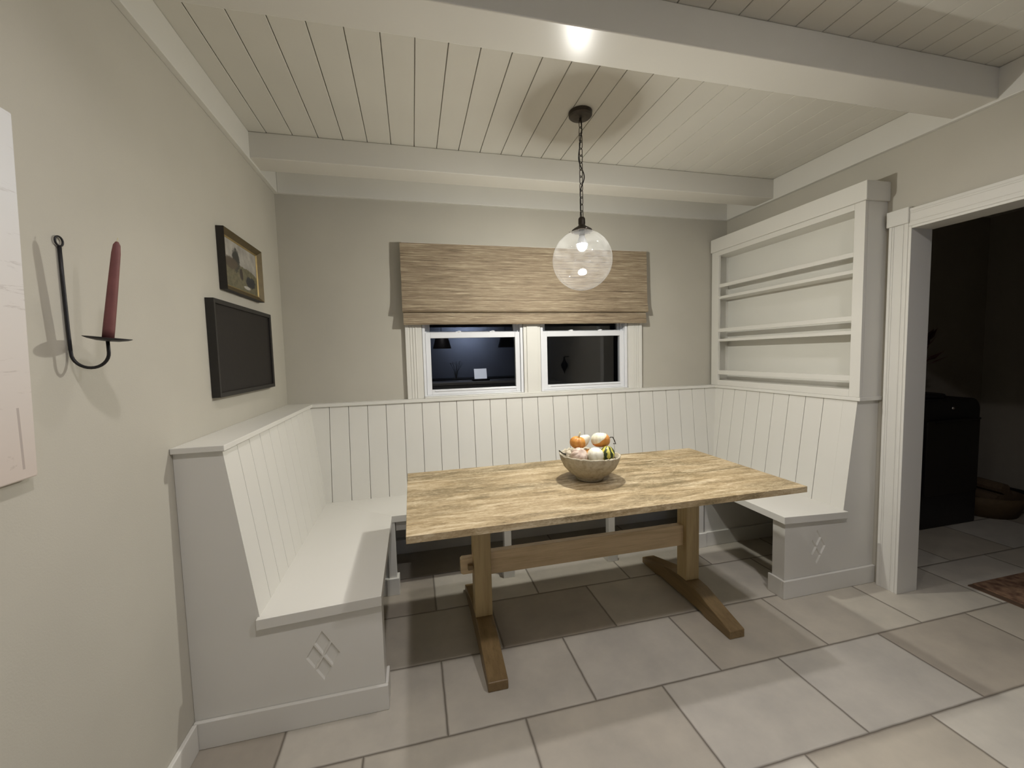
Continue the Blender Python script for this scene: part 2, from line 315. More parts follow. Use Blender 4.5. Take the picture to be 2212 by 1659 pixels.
# ------------------------------------------------------------------ mesh builder
class MB:
    def __init__(s): s.v = []; s.f = []
    def add(s, vs, fs):
        o = len(s.v); s.v += [Vector(v) for v in vs]; s.f += [tuple(i+o for i in f) for f in fs]; return s
    def box(s, x0, x1, y0, y1, z0, z1):
        return s.hexa([(x0, y0, z0), (x1, y0, z0), (x1, y1, z0), (x0, y1, z0), (x0, y0, z1), (x1, y0, z1), (x1, y1, z1), (x0, y1, z1)])
    def hexa(s, p): return s.add(p, [(0, 3, 2, 1), (4, 5, 6, 7), (0, 1, 5, 4), (1, 2, 6, 5), (2, 3, 7, 6), (3, 0, 4, 7)])
    def prism(s, poly, axis, a, b):
        def P(u, v, k):
            return {'x': (k, u, v), 'y': (u, k, v), 'z': (u, v, k)}[axis]
        n = len(poly); vs = [P(u, v, a) for u, v in poly]+[P(u, v, b) for u, v in poly]
        fs = [tuple(range(n)), tuple(range(2*n-1, n-1, -1))]+[(i, i+n, (i+1) % n+n, (i+1) % n) for i in range(n)]
        return s.add(vs, fs)
    def lathe(s, prof, c, seg=48, cap0=True, cap1=True, fn=None):
        vs = []
        for (r, z) in prof:
            for k in range(seg):
                a = 2*math.pi*k/seg; rr, zz = (r, z) if fn is None else fn(r, z, a)
                vs.append((c[0]+rr*math.cos(a), c[1]+rr*math.sin(a), c[2]+zz))
        fs = []
        for j in range(len(prof)-1):
            for k in range(seg):
                k2 = (k+1) % seg; fs.append((j*seg+k, j*seg+k2, (j+1)*seg+k2, (j+1)*seg+k))
        if cap0: fs.append(tuple(range(seg-1, -1, -1)))
        if cap1: fs.append(tuple((len(prof)-1)*seg+k for k in range(seg)))
        return s.add(vs, fs)
    def tube(s, pts, r, seg=12, closed=False):
        pts = [Vector(p) for p in pts]; n = len(pts); rs = r if isinstance(r, (list, tuple)) else [r]*n
        vs = []; prev = None
        for i, p in enumerate(pts):
            a = pts[(i-1) % n] if (i > 0 or closed) else p; b = pts[(i+1) % n] if (i < n-1 or closed) else p
            d = (b-a).normalized()
            if prev is None:
                ref = Vector((0, 0, 1)) if abs(d.z) < 0.9 else Vector((1, 0, 0)); u = d.cross(ref).normalized()
            else: u = (prev-d*prev.dot(d)).normalized()
            prev = u; v = d.cross(u)
            for k in range(seg):
                an = 2*math.pi*k/seg; vs.append(p+(u*math.cos(an)+v*math.sin(an))*rs[i])
        fs = []
        for i in range(n if closed else n-1):
            for k in range(seg):
                k2 = (k+1) % seg; j = (i+1) % n; fs.append((i*seg+k, i*seg+k2, j*seg+k2, j*seg+k))
        if not closed: fs += [tuple(range(seg-1, -1, -1)), tuple((n-1)*seg+k for k in range(seg))]
        return s.add(vs, fs)
    def sphere(s, c, rx, ry=None, rz=None, seg=24, rings=14):
        ry = ry or rx; rz = rz or rx; vs = []
        prof = [(math.sin(math.pi*(j+0.0)/rings), -math.cos(math.pi*j/rings)) for j in range(1, rings)]
        o = MB()
        for (r, z) in prof:
            for k in range(seg):
                a = 2*math.pi*k/seg; vs.append((c[0]+rx*r*math.cos(a), c[1]+ry*r*math.sin(a), c[2]+rz*z))
        vs += [(c[0], c[1], c[2]-rz), (c[0], c[1], c[2]+rz)]; b = len(vs)-2; fs = []
        for j in range(len(prof)-1):
            for k in range(seg):
                k2 = (k+1) % seg; fs.append((j*seg+k, j*seg+k2, (j+1)*seg+k2, (j+1)*seg+k))
        for k in range(seg):
            k2 = (k+1) % seg; fs.append((b, k2, k)); fs.append((b+1, (len(prof)-1)*seg+k, (len(prof)-1)*seg+k2))
        return s.add(vs, fs)
    def tilt(s, c, a):
        c = Vector(c); R_ = Matrix.Rotation(a, 3, 'Y'); s.v = [R_ @ (v-c)+c for v in s.v]; return s
    def build(s, name, mat, parent=None, bevel=0.0, smooth=False, seg=2):
        if parent is not None:
            org = Vector(parent.matrix_world.translation) if parent.parent is None else Vector(ORG[parent.name])
        else:
            xs = [v.x for v in s.v]; ys = [v.y for v in s.v]; org = Vector(((min(xs)+max(xs))/2, (min(ys)+max(ys))/2, min(v.z for v in s.v)))
        me = bpy.data.meshes.new(name); me.from_pydata([v-org for v in s.v], [], s.f); me.materials.append(mat if not isinstance(mat, str) else M[mat])
        bm = bmesh.new(); bm.from_mesh(me); bmesh.ops.recalc_face_normals(bm, faces=bm.faces); bm.to_mesh(me); bm.free()
        if smooth:
            for p in me.polygons: p.use_smooth = True
        o = bpy.data.objects.new(name, me); COL.objects.link(o)
        if parent is not None: o.parent = parent
        else: o.location = org
        ORG[o.name] = org
        if bevel:
            b = o.modifiers.new('bevel', 'BEVEL'); b.width = bevel; b.segments = seg; b.limit_method = 'ANGLE'; b.angle_limit = math.radians(40)
        return o
ORG = {}
def tag(o, label, cat, group=None, kind=None):
    o['label'] = label; o['category'] = cat
    if group: o['group'] = group
    if kind: o['kind'] = kind
    return o
def struct(o): o['kind'] = 'structure'; return o
def thing(name, loc, label, cat, group=None):
    o = bpy.data.objects.new(name, None); COL.objects.link(o); o.location = loc; o.empty_display_size = 0.05
    bpy.context.view_layer.update(); ORG[o.name] = Vector(loc); return tag(o, label, cat, group)
def world_part(o): return o

# ------------------------------------------------------------------ room shell
struct(MB().box(-0.12, 7.2, YB-0.12, 0.12, -0.06, 0.0).build('floor', 'tile'))
struct(MB().box(-0.12, 0, YB, 0.12, 0, ZC).build('wall_left', 'wall'))
wb = MB()
wb.box(0, 0.865, 0, 0.12, 0, ZC).box(0.865, 2.41, 0, 0.12, 0, 1.08).box(0.865, 2.41, 0, 0.12, 2.0, ZC).box(1.575, 1.711, 0, 0.12, 1.08, 2.0).box(2.41, W, 0, 0.12, 0, ZC)
struct(wb.build('wall_back', 'wall'))
wr = MB(); DY0, DY1, DZ = -1.283, -2.17, 1.957
wr.box(W, W+0.105, DY0, 0.12, 0, ZC).box(W, W+0.105, DY1, DY0, DZ, ZC).box(W, W+0.105, YB, DY1, 0, ZC)
struct(wr.build('wall_right', 'wall'))
struct(MB().box(0, W, YB-0.12, YB, 0, ZC).build('wall_front', 'bluewall'))
# tongue and groove ceiling: separate boards running front to back, 4 mm gaps over a dark backing
cb = MB(); g = 0.107; x = g-0.124
while x < W:
    x0 = max(x+0.0018, 0.0); x1 = min(x+0.124-0.0018, W)
    if x1 > x0: cb.box(x0, x1, YB, 0, ZC, ZC+0.012)
    x += 0.124
cb.box(0, W, YB, 0, ZC+0.012, ZC+0.03)
struct(cb.build('ceiling', 'ceil', bevel=0.0012, seg=1))
def beam(y0, y1): return struct(MB().box(0.0, W, y0, y1, 2.399, ZC-0.0005).build('trim_4', 'beam', bevel=0.004))
for i, yc in enumerate((-0.3825, -1.5175, -2.655, -3.79, -4.925)):
    o = beam(yc-0.0785, yc+0.0785); o.name = 'trim_%d' % (i+10)
struct(MB().box(0, 0.024, YB, 0, ZF, ZC-0.001).build('trim_1', 'white', bevel=0.002))
struct(MB().box(0.0245, W-0.0245, -0.024, 0, ZF, ZC-0.001).build('trim_2', 'white', bevel=0.002))
struct(MB().box(W-0.024, W, YB, 0, ZF, ZC-0.001).build('trim_3', 'white', bevel=0.002))
bh = 0.10
struct(MB().box(0.0, 0.015, YB, -1.327, 0, bh).build('baseboard_left', 'white', bevel=0.003))
struct(MB().box(0.0, W, -0.04, 0, 0, bh).build('baseboard_back', 'white', bevel=0.003))
struct(MB().box(W-0.015, W, YB, DY1-0.10, 0, bh).build('baseboard_right', 'white', bevel=0.003))

# doorway casing on the right wall
def flute(x, y0, y1, z0, z1, vertical=True):
    """a flat board with raised edge beads, lying against the right wall (facing -x)"""
    m = MB().box(x, W, y0, y1, z0, z1)
    return m
dc = MB(); cx = W-0.02
for (a, b) in ((DY0, DY0+0.092), (DY1-0.092, DY1)):
    dc.box(cx, W, a, b, 0, 1.975)
    for (q, r_) in ((0.002, 0.016), (0.0225, 0.0265), (0.066, 0.070), (0.0765, 0.0905)):
        dc.box(cx-0.0025, cx, a+q, a+r_, 0.0, 1.975)
o = dc.build('door_1', 'white', bevel=0.0015); struct(o)
dl = MB().box(cx, W, DY1+0.002, DY0-0.001, DZ, 2.047)
for (q, r_) in ((0.002, 0.016), (0.0225, 0.0265), (0.064, 0.068), (0.0745, 0.0885)):
    dl.box(cx-0.0025, cx, DY1+0.002, DY0-0.001, DZ+q, DZ+r_)
struct(dl.build('door_2', 'white', bevel=0.0015))
db = MB()
for (a, b) in ((DY0-0.001, DY0+0.100), (DY1-0.100, DY1+0.001)): db.box(cx-0.010, W, a, b, 1.975, 2.056)
struct(db.build('door_3', 'white', bevel=0.003))
dj = MB().box(cx-0.002, W+0.125, DY0-0.012, DY0, 0, DZ).box(cx-0.002, W+0.125, DY1, DY1+0.012, 0, DZ).box(cx-0.002, W+0.125, DY1+0.012, DY0-0.012, DZ-0.012, DZ)
struct(dj.build('door_4', 'white', bevel=0.002))

# ------------------------------------------------------------------ windows
def casing(name, x0, x1, flutes):
    m = MB().box(x0, x1, -0.022, 0, L, 2.04)
    for (a, b, d) in flutes: m.box(a, b, -0.022-d, -0.022, L, 2.04)
    return struct(m.build(name, 'white', bevel=0.0025))
casing('trim_5', 0.752, 0.862, [(0.752, 0.775, 0.006), (0.782, 0.792, 0.003), (0.800, 0.810, 0.003), (0.818, 0.826, 0.003)])
casing('trim_6', 1.578, 1.706, [(1.60, 1.684, 0.010)])
casing('trim_7', 2.415, 2.528, [(2.505, 2.528, 0.006), (2.488, 2.498, 0.003), (2.470, 2.480, 0.003), (2.454, 2.462, 0.003)])
struct(MB().box(0.865, 2.41, -0.06, 0.118, L+0.0005, 1.079).build('trim_8', 'white', bevel=0.002))
struct(MB().box(0.752, 2.528, -0.024, 0, 2.04, 2.12).build('trim_9', 'white', bevel=0.002))
def window(name, a, b):
    """double hung vinyl unit: a,b = opening edges"""
    r = bpy.data.objects.new(name, None); COL.objects.link(r); r.location = ((a+b)/2, 0.03, 1.08); r['kind'] = 'structure'
    bpy.context.view_layer.update(); ORG[name] = r.location.copy()
    f = MB().box(a, a+0.018, -0.012, 0.11, 1.08, 1.999).box(b-0.018, b, -0.012, 0.11, 1.08, 1.999).box(a+0.018, b-0.018, 0.0, 0.11, 1.98, 1.999).box(a+0.018, b-0.018, 0.0, 0.11, 1.08, 1.088)
    f.box(a+0.018, a+0.030, 0.040, 0.05, 1.08, 1.98).box(b-0.030, b-0.018, 0.040, 0.05, 1.08, 1.98)
    f.build('window_frame', 'vinyl', r, bevel=0.0015)
    def sash(y0, y1, z0, z1, bot, top, side, nm):
        s0, s1 = a+0.020, b-0.020
        m = MB().box(s0, s0+side, y0, y1, z0, z1).box(s1-side, s1, y0, y1, z0, z1).box(s0+side, s1-side, y0, y1, z0, z0+bot).box(s0+side, s1-side, y0, y1, z1-top, z1)
        return m, s0+side, s1-side
    m, g0, g1 = sash(0.002, 0.036, 1.089, 1.520, 0.036, 0.038, 0.034, '')
    m.box(g0+0.02, g1+0.0, -0.004, 0.002, 1.112, 1.119)
    ls = m.build('lower_sash', 'vinyl', r, bevel=0.002)
    MB().box(g0-0.003, g1+0.003, 0.016, 0.021, 1.121, 1.486).build('glass_pane', 'pane', ls)
    m, g0, g1 = sash(0.052, 0.086, 1.500, 1.975, 0.030, 0.04, 0.034, '')
    us = m.build('upper_sash', 'vinyl', r, bevel=0.002)
    MB().box(g0-0.003, g1+0.003, 0.066, 0.071, 1.527, 1.938).build('glass_pane', 'pane', us)
    w_ = b-a
    for k in (0.36, 0.70):
        c = a+w_*k
        lk = MB().lathe([(0.002, 0), (0.016, 0), (0.017, 0.004), (0.012, 0.011), (0.003, 0.013)], (c, 0.018, 1.520), 20)
        lk.box(c-0.026, c+0.006, 0.006, 0.014, 1.520, 1.528)
        lk.build('sash_lock', 'vinyl', r, bevel=0.001)
    return r
window('window_1', 0.865, 1.575); window('window_2', 1.711, 2.41)

# ------------------------------------------------------------------ roman shade
rs = thing('roman_shade', (1.64, -0.03, 1.57), 'tan woven grass roman shade half covering the pair of windows', 'window shade')
sh = MB(); X0, X1 = 0.742, 2.552
def sheet(m, prof, x0, x1, n=40, th=0.004, wob=0.0):
    """prof: list of (y, z) from top to bottom; thick woven sheet spanning x"""
    for i in range(len(prof)-1): pass
    k = len(prof); vs = []; 
    for j in range(n+1):
        t = j/n; x = x0+(x1-x0)*t
        for (y, z) in prof:
            ww = wob*math.sin(t*9.0+z*8)*0.5+wob*math.sin(t*23.0)*0.25
            vs.append((x, y+ww, z+ww*0.6))
        for (y, z) in reversed(prof):
            ww = wob*math.sin(t*9.0+z*8)*0.5+wob*math.sin(t*23.0)*0.25
            vs.append((x, y+ww+th, z+ww*0.6))
    K = 2*k; fs = []
    for j in range(n):
        for q in range(K):
            q2 = (q+1) % K; fs.append((j*K+q, j*K+q2, (j+1)*K+q2, (j+1)*K+q))
    fs += [tuple(range(K)), tuple(n*K+q for q in range(K-1, -1, -1))]
    m.add(vs, fs)
sheet(sh, [(-0.066, 2.106), (-0.070, 2.0), (-0.072, 1.85), (-0.078, 1.72), (-0.090, 1.676), (-0.092, 1.660), (-0.080, 1.652)], X0, X1-0.008, wob=0.002)
sh.build('shade_panel', 'blind', rs, smooth=False)
s2 = MB(); sheet(s2, [(-0.060, 1.668), (-0.066, 1.640), (-0.072, 1.60), (-0.076, 1.580), (-0.070, 1.570)], X0+0.004, X1-0.014, wob=0.002)
s2.build('bottom_fold', 'blind', rs)
MB().box(X0+0.004, X1-0.014, -0.0625, -0.026, 2.085, 2.104).build('head_rail', 'white', rs, bevel=0.001)
for a, b in ((X0+0.001, X0+0.004), (X1-0.013, X1-0.010)):
    MB().prism([(-0.066, 2.104), (-0.026, 2.104), (-0.026, 1.98), (-0.058, 1.72), (-0.064, 1.66), (-0.074, 1.665), (-0.072, 1.72)], 'x', a, b).build('side_return', 'blind', rs)

# ------------------------------------------------------------------ built-in corner banquette
bq = thing('corner_banquette', (1.66, -0.4, 0), 'white built-in U-shaped banquette bench with grooved board back', 'bench')
def vpanel(name, q):
    pass
FL, FB, FR = (0.147, 0.226), (-0.065, -0.129), (W-0.150, 3.091)    # face position top / bottom
ZT, ZB = 1.0505, 0.435
GW = 0.0016
def boards(name, lo_t, lo_b, hi_t, hi_b, grooves, place, depth=0.012):
    """lo/hi limits along the run at the top and bottom; place(s, z, out) -> point"""
    m = MB(); cuts = [None]+[gv for gv in grooves if gv > max(lo_t, lo_b)+0.005 and gv < min(hi_t, hi_b)-0.005]+[None]
    for i in range(len(cuts)-1):
        at = lo_t if cuts[i] is None else cuts[i]+GW; ab = lo_b if cuts[i] is None else cuts[i]+GW
        bt = hi_t if cuts[i+1] is None else cuts[i+1]-GW; bb = hi_b if cuts[i+1] is None else cuts[i+1]-GW
        m.hexa([place(ab, ZB, 0), place(bb, ZB, 0), place(bb, ZB, -depth), place(ab, ZB, -depth), place(at, ZT, 0), place(bt, ZT, 0), place(bt, ZT, -depth), place(at, ZT, -depth)])
    m.hexa([place(lo_b, ZB, -depth), place(hi_b, ZB, -depth), place(hi_b, ZB, -depth-0.006), place(lo_b, ZB, -depth-0.006),
            place(lo_t, ZT, -depth), place(hi_t, ZT, -depth), place(hi_t, ZT, -depth-0.006), place(lo_t, ZT, -depth-0.006)])
    return m.build(name, 'white', bq, bevel=0.0009, seg=1)
def lerp(p, z): t = (z-ZB)/(ZT-ZB); return p[1]+(p[0]-p[1])*t
boards('backrest', FL[0]-0.004, FL[1]-0.004, FR[0]+0.004, FR[1]+0.004, [0.259+0.1168*k for k in range(-1, 26)], lambda s, z, o: (s, lerp(FB, z)-o, z))
boards('backrest', -1.309, -1.309, FB[0]+0.004, FB[1]+0.004, [-1.191+0.1160*k for k in range(0, 10)], lambda s, z, o: (lerp(FL, z)+o, s, z))
boards('backrest', -1.154, -1.154, FB[0]+0.004, FB[1]+0.004, [-1.081+0.1160*k for k in range(0, 10)], lambda s, z, o: (lerp(FR, z)-o, s, z))
ST, SB_, TH = 0.460, 0.441, 0.038
def seat(p):   # p: 4 top corners (x,y,z)
    m = MB(); m.hexa([(x, y, z-TH) for x, y, z in p]+list(p)); return m.build('seat', 'white', bq, bevel=0.0015)
xi, xo, yo, yi = 0.218, 0.643, -0.530, -0.121
xI, xO = 3.099, 2.667
seat([(xi, -1.331, SB_), (xo, -1.331, ST), (xo, yo, ST), (xi, yi, SB_)])
seat([(xo, yo, ST), (xO, yo, ST), (xI, yi, SB_), (xi, yi, SB_)])
seat([(xO, -1.178, ST), (xI, -1.178, SB_), (xI, yi, SB_), (xO, yo, ST)])
lg = MB(); 
P = [(0.001, -0.001), (0.001, -1.327), (0.160, -1.327), (0.160, -0.077), (3.155, -0.077), (3.155, -1.176), (W-0.001, -1.176), (W-0.001, -0.001)]
lg.prism(P, 'z', 1.0505, L); lg.build('cap_ledge', 'white', bq, bevel=0.002)
def end_panel(poly, y0, y1, cxs, name='end_panel'):
    """panel facing the kitchen (-y) with four chamfered diamond recesses"""
    bm = bmesh.new(); ov = [bm.verts.new((x, y0, z)) for x, z in poly]
    ed = [bm.edges.new((ov[i], ov[(i+1) % len(ov)])) for i in range(len(ov))]
    rec = []
    for (cx_, cz_) in cxs:
        hw, hh, dp, ins = 0.0285, 0.046, 0.007, 0.0055
        o_ = [bm.verts.new((cx_+a*hw, y0, cz_+b*hh)) for a, b in ((0, 1), (1, 0), (0, -1), (-1, 0))]
        i_ = [bm.verts.new((cx_+a*(hw-ins), y0+dp, cz_+b*(hh-ins*1.5))) for a, b in ((0, 1), (1, 0), (0, -1), (-1, 0))]
        ed += [bm.edges.new((o_[k], o_[(k+1) % 4])) for k in range(4)]; rec.append((o_, i_))
    bmesh.ops.triangle_fill(bm, edges=ed, use_beauty=True)
    for o_, i_ in rec:
        for k in range(4): bm.faces.new((o_[k], o_[(k+1) % 4], i_[(k+1) % 4], i_[k]))
        bm.faces.new(i_)
    bv = [bm.verts.new((x, y1, z)) for x, z in poly]
    bm.faces.new(bv)
    for i in range(len(ov)):
        j = (i+1) % len(ov); bm.faces.new((ov[i], bv[i], bv[j], ov[j]))
    bmesh.ops.recalc_face_normals(bm, faces=bm.faces)
    org = bq.location
    for v in bm.verts: v.co -= org
    me = bpy.data.meshes.new(name); bm.to_mesh(me); bm.free(); me.materials.append(M['white'])
    o = bpy.data.objects.new(name, me); COL.objects.link(o); o.parent = bq
    return o
dia = [(0, 0.051), (-0.031, 0.0), (0.031, 0.0), (0, -0.051)]
zs = ST-TH-0.001
end_panel([(0.001, 0), (0.640, 0), (0.640, zs), (0.232, zs-0.019), (0.2255, SB_-0.002), (0.1475, 1.0505), (0.001, 1.0505)], -1.311, -1.231, [(0.426+a, 0.254+b) for a, b in dia])
end_panel([(W-0.001, 0), (W-0.001, 1.0505), (W-0.1505, 1.0505), (3.0905, SB_-0.002), (3.084, zs-0.019), (2.694, zs), (2.694, 0)], -1.156, -1.080, [(2.912+a, 0.256+b) for a, b in dia])
sk = MB().box(0.001, 0.652, -1.326, -1.3112, 0, bh).box(0.6402, 0.652, -1.3112, -1.22, 0, bh); sk.build('skirting', 'white', bq, bevel=0.003)
sk = MB().box(2.680, W-0.001, -1.171, -1.1562, 0, bh).box(2.680, 2.6938, -1.1562, -1.065, 0, bh); sk.build('skirting', 'white', bq, bevel=0.003)
for a, b in ((0.001, 0.612), (2.705, W-0.001)):
    MB().box(a, b, -0.52, -0.502, 0, 0.40).build('partition', 'white', bq)
    MB().box(a, b, -0.535, -0.5205, 0, bh).build('skirting', 'white', bq, bevel=0.003)
for c in (0.635, 1.312, 2.003, 2.672):
    m = MB().box(c-0.022, c+0.022, -0.527, -0.483, 0.0, 0.4215).box(c-0.035, c+0.035, -0.540, -0.470, 0, 0.098); m.build('leg', 'white', bq, bevel=0.002)
MB().box(0.66, 2.65, -0.50, -0.484, 0.36, 0.4215).build('apron', 'white', bq, bevel=0.002)
ol = thing('wall_outlet_box', (1.215, -0.06, 0.14), 'small white framed outlet box under the back seat beside a bench leg', 'outlet')
MB().box(1.17, 1.26, -0.06, -0.0405, 0.14, 0.21).build('outlet_plate', 'white', ol, bevel=0.003)
MB().box(1.185, 1.245, -0.063, -0.0602, 0.152, 0.198).build('socket_face', 'black', ol)

# ------------------------------------------------------------------ plate rack on the right wall
pr = thing('plate_rack', (3.24, -0.59, 1.0715), 'tall white wall-mounted plate rack with empty railed shelves', 'plate rack')
fx = 3.162; bx = W-0.001; ya, yb_ = -1.168, -0.018
MB().box(fx, fx+0.02, -1.168, -1.112, 1.0715, 2.122).build('front_stile', 'white', pr, bevel=0.0015)
MB().box(fx, fx+0.02, -0.092, yb_, 1.0715, 2.122).build('front_stile', 'white', pr, bevel=0.0015)
MB().box(fx, fx+0.02, -1.1118, -0.0922, 2.088, 2.122).build('top_rail', 'white', pr, bevel=0.0015)
MB().box(fx, fx+0.02, -1.1118, -0.0922, 1.0715, 1.112).build('bottom_rail', 'white', pr, bevel=0.0015)
MB().box(fx+0.0202, bx, ya, ya+0.018, 1.0715, 2.122).build('side_panel', 'white', pr)
MB().box(fx+0.0202, bx, yb_-0.018, yb_, 1.0715, 2.122).build('side_panel', 'white', pr)
MB().box(bx-0.012, bx, ya+0.0182, yb_-0.0182, 1.0715, 2.10).build('back_panel', 'rackback', pr)
MB().box(fx+0.0202, bx-0.0122, ya+0.0182, yb_-0.0182, 2.088, 2.104).build('top_panel', 'white', pr)
MB().box(fx-0.013, bx, ya-0.013, yb_, 2.1222, 2.222).build('crown_board', 'white', pr, bevel=0.003)
for zt in (1.772, 1.438):
    MB().box(fx+0.006, bx-0.0122, -1.149, -0.037, zt-0.020, zt).build('shelf', 'white', pr, bevel=0.001)
MB().box(fx+0.0202, bx-0.0122, -1.149, -0.037, 1.090, 1.110).build('shelf', 'white', pr, bevel=0.001)
for z0, z1 in ((1.840, 1.866), (1.492, 1.519), (1.158, 1.190)):
    MB().box(fx+0.004, fx+0.024, -1.1118, -0.0922, z0, z1).build('plate_rail', 'white', pr, bevel=0.0015)

# ------------------------------------------------------------------ trestle table
tt = thing('trestle_table', (1.58, -1.03, 0), 'pale distressed oak trestle table with long plank top', 'table')
a = math.radians(0.24); TZ = 0.7575
def tp(u, v, z): return (0.748+u*math.cos(a)-v*math.sin(a), -1.520+u*math.sin(a)+v*math.cos(a), z)
TW, TD, TT = 1.669, 0.772, 0.026
tm = MB(); n = 4
for k in range(n):
    v0, v1 = TD*k/n, TD*(k+1)/n
    tm.hexa([tp(0, v0, TZ-TT), tp(TW, v0, TZ-TT), tp(TW, v1, TZ-TT), tp(0, v1, TZ-TT), tp(0, v0, TZ), tp(TW, v0, TZ), tp(TW, v1, TZ), tp(0, v1, TZ)])
tm.build('tabletop', 'oak_x', tt, bevel=0.0012)
PY0, PY1 = -1.035, -0.955
for (x0, x1) in ((1.035, 1.117), (2.178, 2.258)):
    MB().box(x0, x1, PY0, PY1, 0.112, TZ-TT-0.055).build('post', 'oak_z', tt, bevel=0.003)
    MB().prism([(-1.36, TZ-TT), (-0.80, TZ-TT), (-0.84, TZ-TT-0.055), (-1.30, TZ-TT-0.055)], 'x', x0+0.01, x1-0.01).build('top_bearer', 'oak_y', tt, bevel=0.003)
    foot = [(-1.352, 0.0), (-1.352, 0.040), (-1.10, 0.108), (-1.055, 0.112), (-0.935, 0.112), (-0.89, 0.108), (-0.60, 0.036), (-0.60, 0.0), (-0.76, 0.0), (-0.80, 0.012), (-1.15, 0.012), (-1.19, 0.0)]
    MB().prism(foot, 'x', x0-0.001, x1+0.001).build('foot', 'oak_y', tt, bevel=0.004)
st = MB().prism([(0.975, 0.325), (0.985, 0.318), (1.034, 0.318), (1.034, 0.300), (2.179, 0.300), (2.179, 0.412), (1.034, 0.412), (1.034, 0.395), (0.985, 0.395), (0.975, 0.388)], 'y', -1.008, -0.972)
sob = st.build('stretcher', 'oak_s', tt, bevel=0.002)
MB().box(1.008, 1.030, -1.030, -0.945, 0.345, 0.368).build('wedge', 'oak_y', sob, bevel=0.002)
for (x0, x1) in ((2.355, 2.395), (0.775, 0.815)):
    MB().prism([(-1.43, TZ-TT), (-0.86, TZ-TT), (-0.875, TZ-TT-0.018), (-1.415, TZ-TT-0.018)], 'x', x0, x1).build('batten', 'oak_y', tt, bevel=0.002)

# ------------------------------------------------------------------ bowl of gourds
BX, BY = 1.588, -1.120
bo = MB()
rnd = [random.uniform(-1, 1) for _ in range(64)]
def wob(r, z, an):
    k = an/(2*math.pi)*64; i = int(k) % 64; f = k-int(k); nz = rnd[i]*(1-f)+rnd[(i+1) % 64]*f
    hz = z/0.118
    return r*(1+0.010*nz*hz), z+0.0035*nz*hz*hz+(0.006*math.cos(an+2.9))*hz
prof = [(0.0, 0.0), (0.060, 0.0), (0.064, 0.003), (0.066, 0.010), (0.072, 0.018), (0.098, 0.036), (0.122, 0.062), (0.136, 0.092), (0.141, 0.112), (0.143, 0.118), (0.139, 0.1205), (0.133, 0.117), (0.128, 0.094), (0.112, 0.066), (0.085, 0.040), (0.045, 0.026), (0.0, 0.024)]
bo.lathe([(max(r, 0.0005), z) for r, z in prof], (BX, BY, TZ+0.0005), 64, fn=wob)
bowl = bo.build('bowl', 'bowl', smooth=True)
tag(bowl, 'rough cream papery clay bowl holding small gourds on the table', 'bowl')
CAMP = Vector((0.7943, -2.8927, 1.3496))
def gourd(name, label, c, rx, rz, mat, ribs=0, depth=0.06, tilt=(0, 0, 0), neck=0.0, stem=None, stem_mat='stem', cat='gourd', stem_r=0.0035):
    r = thing(name, c, label, cat, 'gourds in the bowl')
    R = Matrix.Rotation(tilt[2], 3, 'Z') @ Matrix.Rotation(tilt[1], 3, 'Y') @ Matrix.Rotation(tilt[0], 3, 'X')
    m = MB(); J = 20; prof = []
    for j in range(J+1):
        t = math.pi*j/J; rr = math.sin(t); zz = -math.cos(t)
        rr = rr**0.85
        if neck and zz > 0: rr *= (1-neck*zz**1.2)
        if not neck: zz *= (1-0.16*math.exp(-(rr/0.35)**2))
        else: zz = zz*(1+0.35*neck*(zz > 0))
        prof.append((max(rx*rr, 0.0004), rz*zz))
    def fn(q, z, an):
        if not ribs: return q, z
        return q*(1-depth*(1-abs(math.cos(an*ribs/2)))**1.5), z
    m.lathe(prof, (0, 0, 0), 72 if ribs else 40, fn=fn)
    m.v = [R @ v+Vector(c) for v in m.v]
    m.build('rind', mat, r, smooth=True)
    if stem:
        s_ = MB(); pts = [R @ Vector(p)+Vector(c) for p in stem]
        s_.tube(pts, [stem_r*(1.5 if i == 0 else 1) for i in range(len(pts))], 8); s_.build('stem', stem_mat, r, smooth=True)
    return r
def at(px, py, Y):  # pixel -> point on plane y=Y, used only to read off positions (all numbers below are metres)
    return None
zR = TZ+0.0
gourd('mini_pumpkin', 'small orange pumpkin with pale upright stem, left on top of the bowl', (1.527, -1.125, 0.936), 0.037, 0.029, 'g_orange', 9, 0.10, (0.1, 0.15, 0), stem=[(0, 0, 0.022), (0.002, 0, 0.035), (0.004, 0, 0.050)], stem_mat='stem_l', cat='pumpkin')
gourd('white_gourd', 'smooth cream pear-shaped gourd leaning behind the left orange pumpkin', (1.570, -1.085, 0.932), 0.028, 0.036, 'g_white', 0, 0, (0.5, 0.75, 0.2), neck=0.35)
gourd('bicolor_gourd', 'orange and cream gourd with long dark curled stem, right on top', (1.650, -1.110, 0.936), 0.045, 0.036, 'g_bi', 10, 0.08, (-0.25, 0.25, 0.2), stem=[(0.03, -0.01, 0.0), (0.042, -0.005, 0.008), (0.060, 0.0, 0.022), (0.075, 0.0, 0.024), (0.088, 0, 0.006), (0.094, 0, -0.006), (0.080, 0, -0.006)], stem_r=0.0024)
gourd('pink_pumpkin', 'pale pink ribbed pumpkin at the front left of the bowl', (1.514, -1.172, 0.884), 0.040, 0.036, 'g_pink', 10, 0.12, (0.9, 0.25, 0), cat='pumpkin')
gourd('cream_pumpkin', 'round cream white pumpkin at the front centre of the bowl', (1.588, -1.185, 0.884), 0.038, 0.035, 'g_white', 8, 0.04, (0.3, 0, 0), cat='pumpkin')
gourd('striped_gourd', 'dark green and yellow striped gourd at the front right of the bowl', (1.656, -1.168, 0.884), 0.034, 0.033, 'g_stripe', 0, 0, (1.0, 0.3, 0.4))
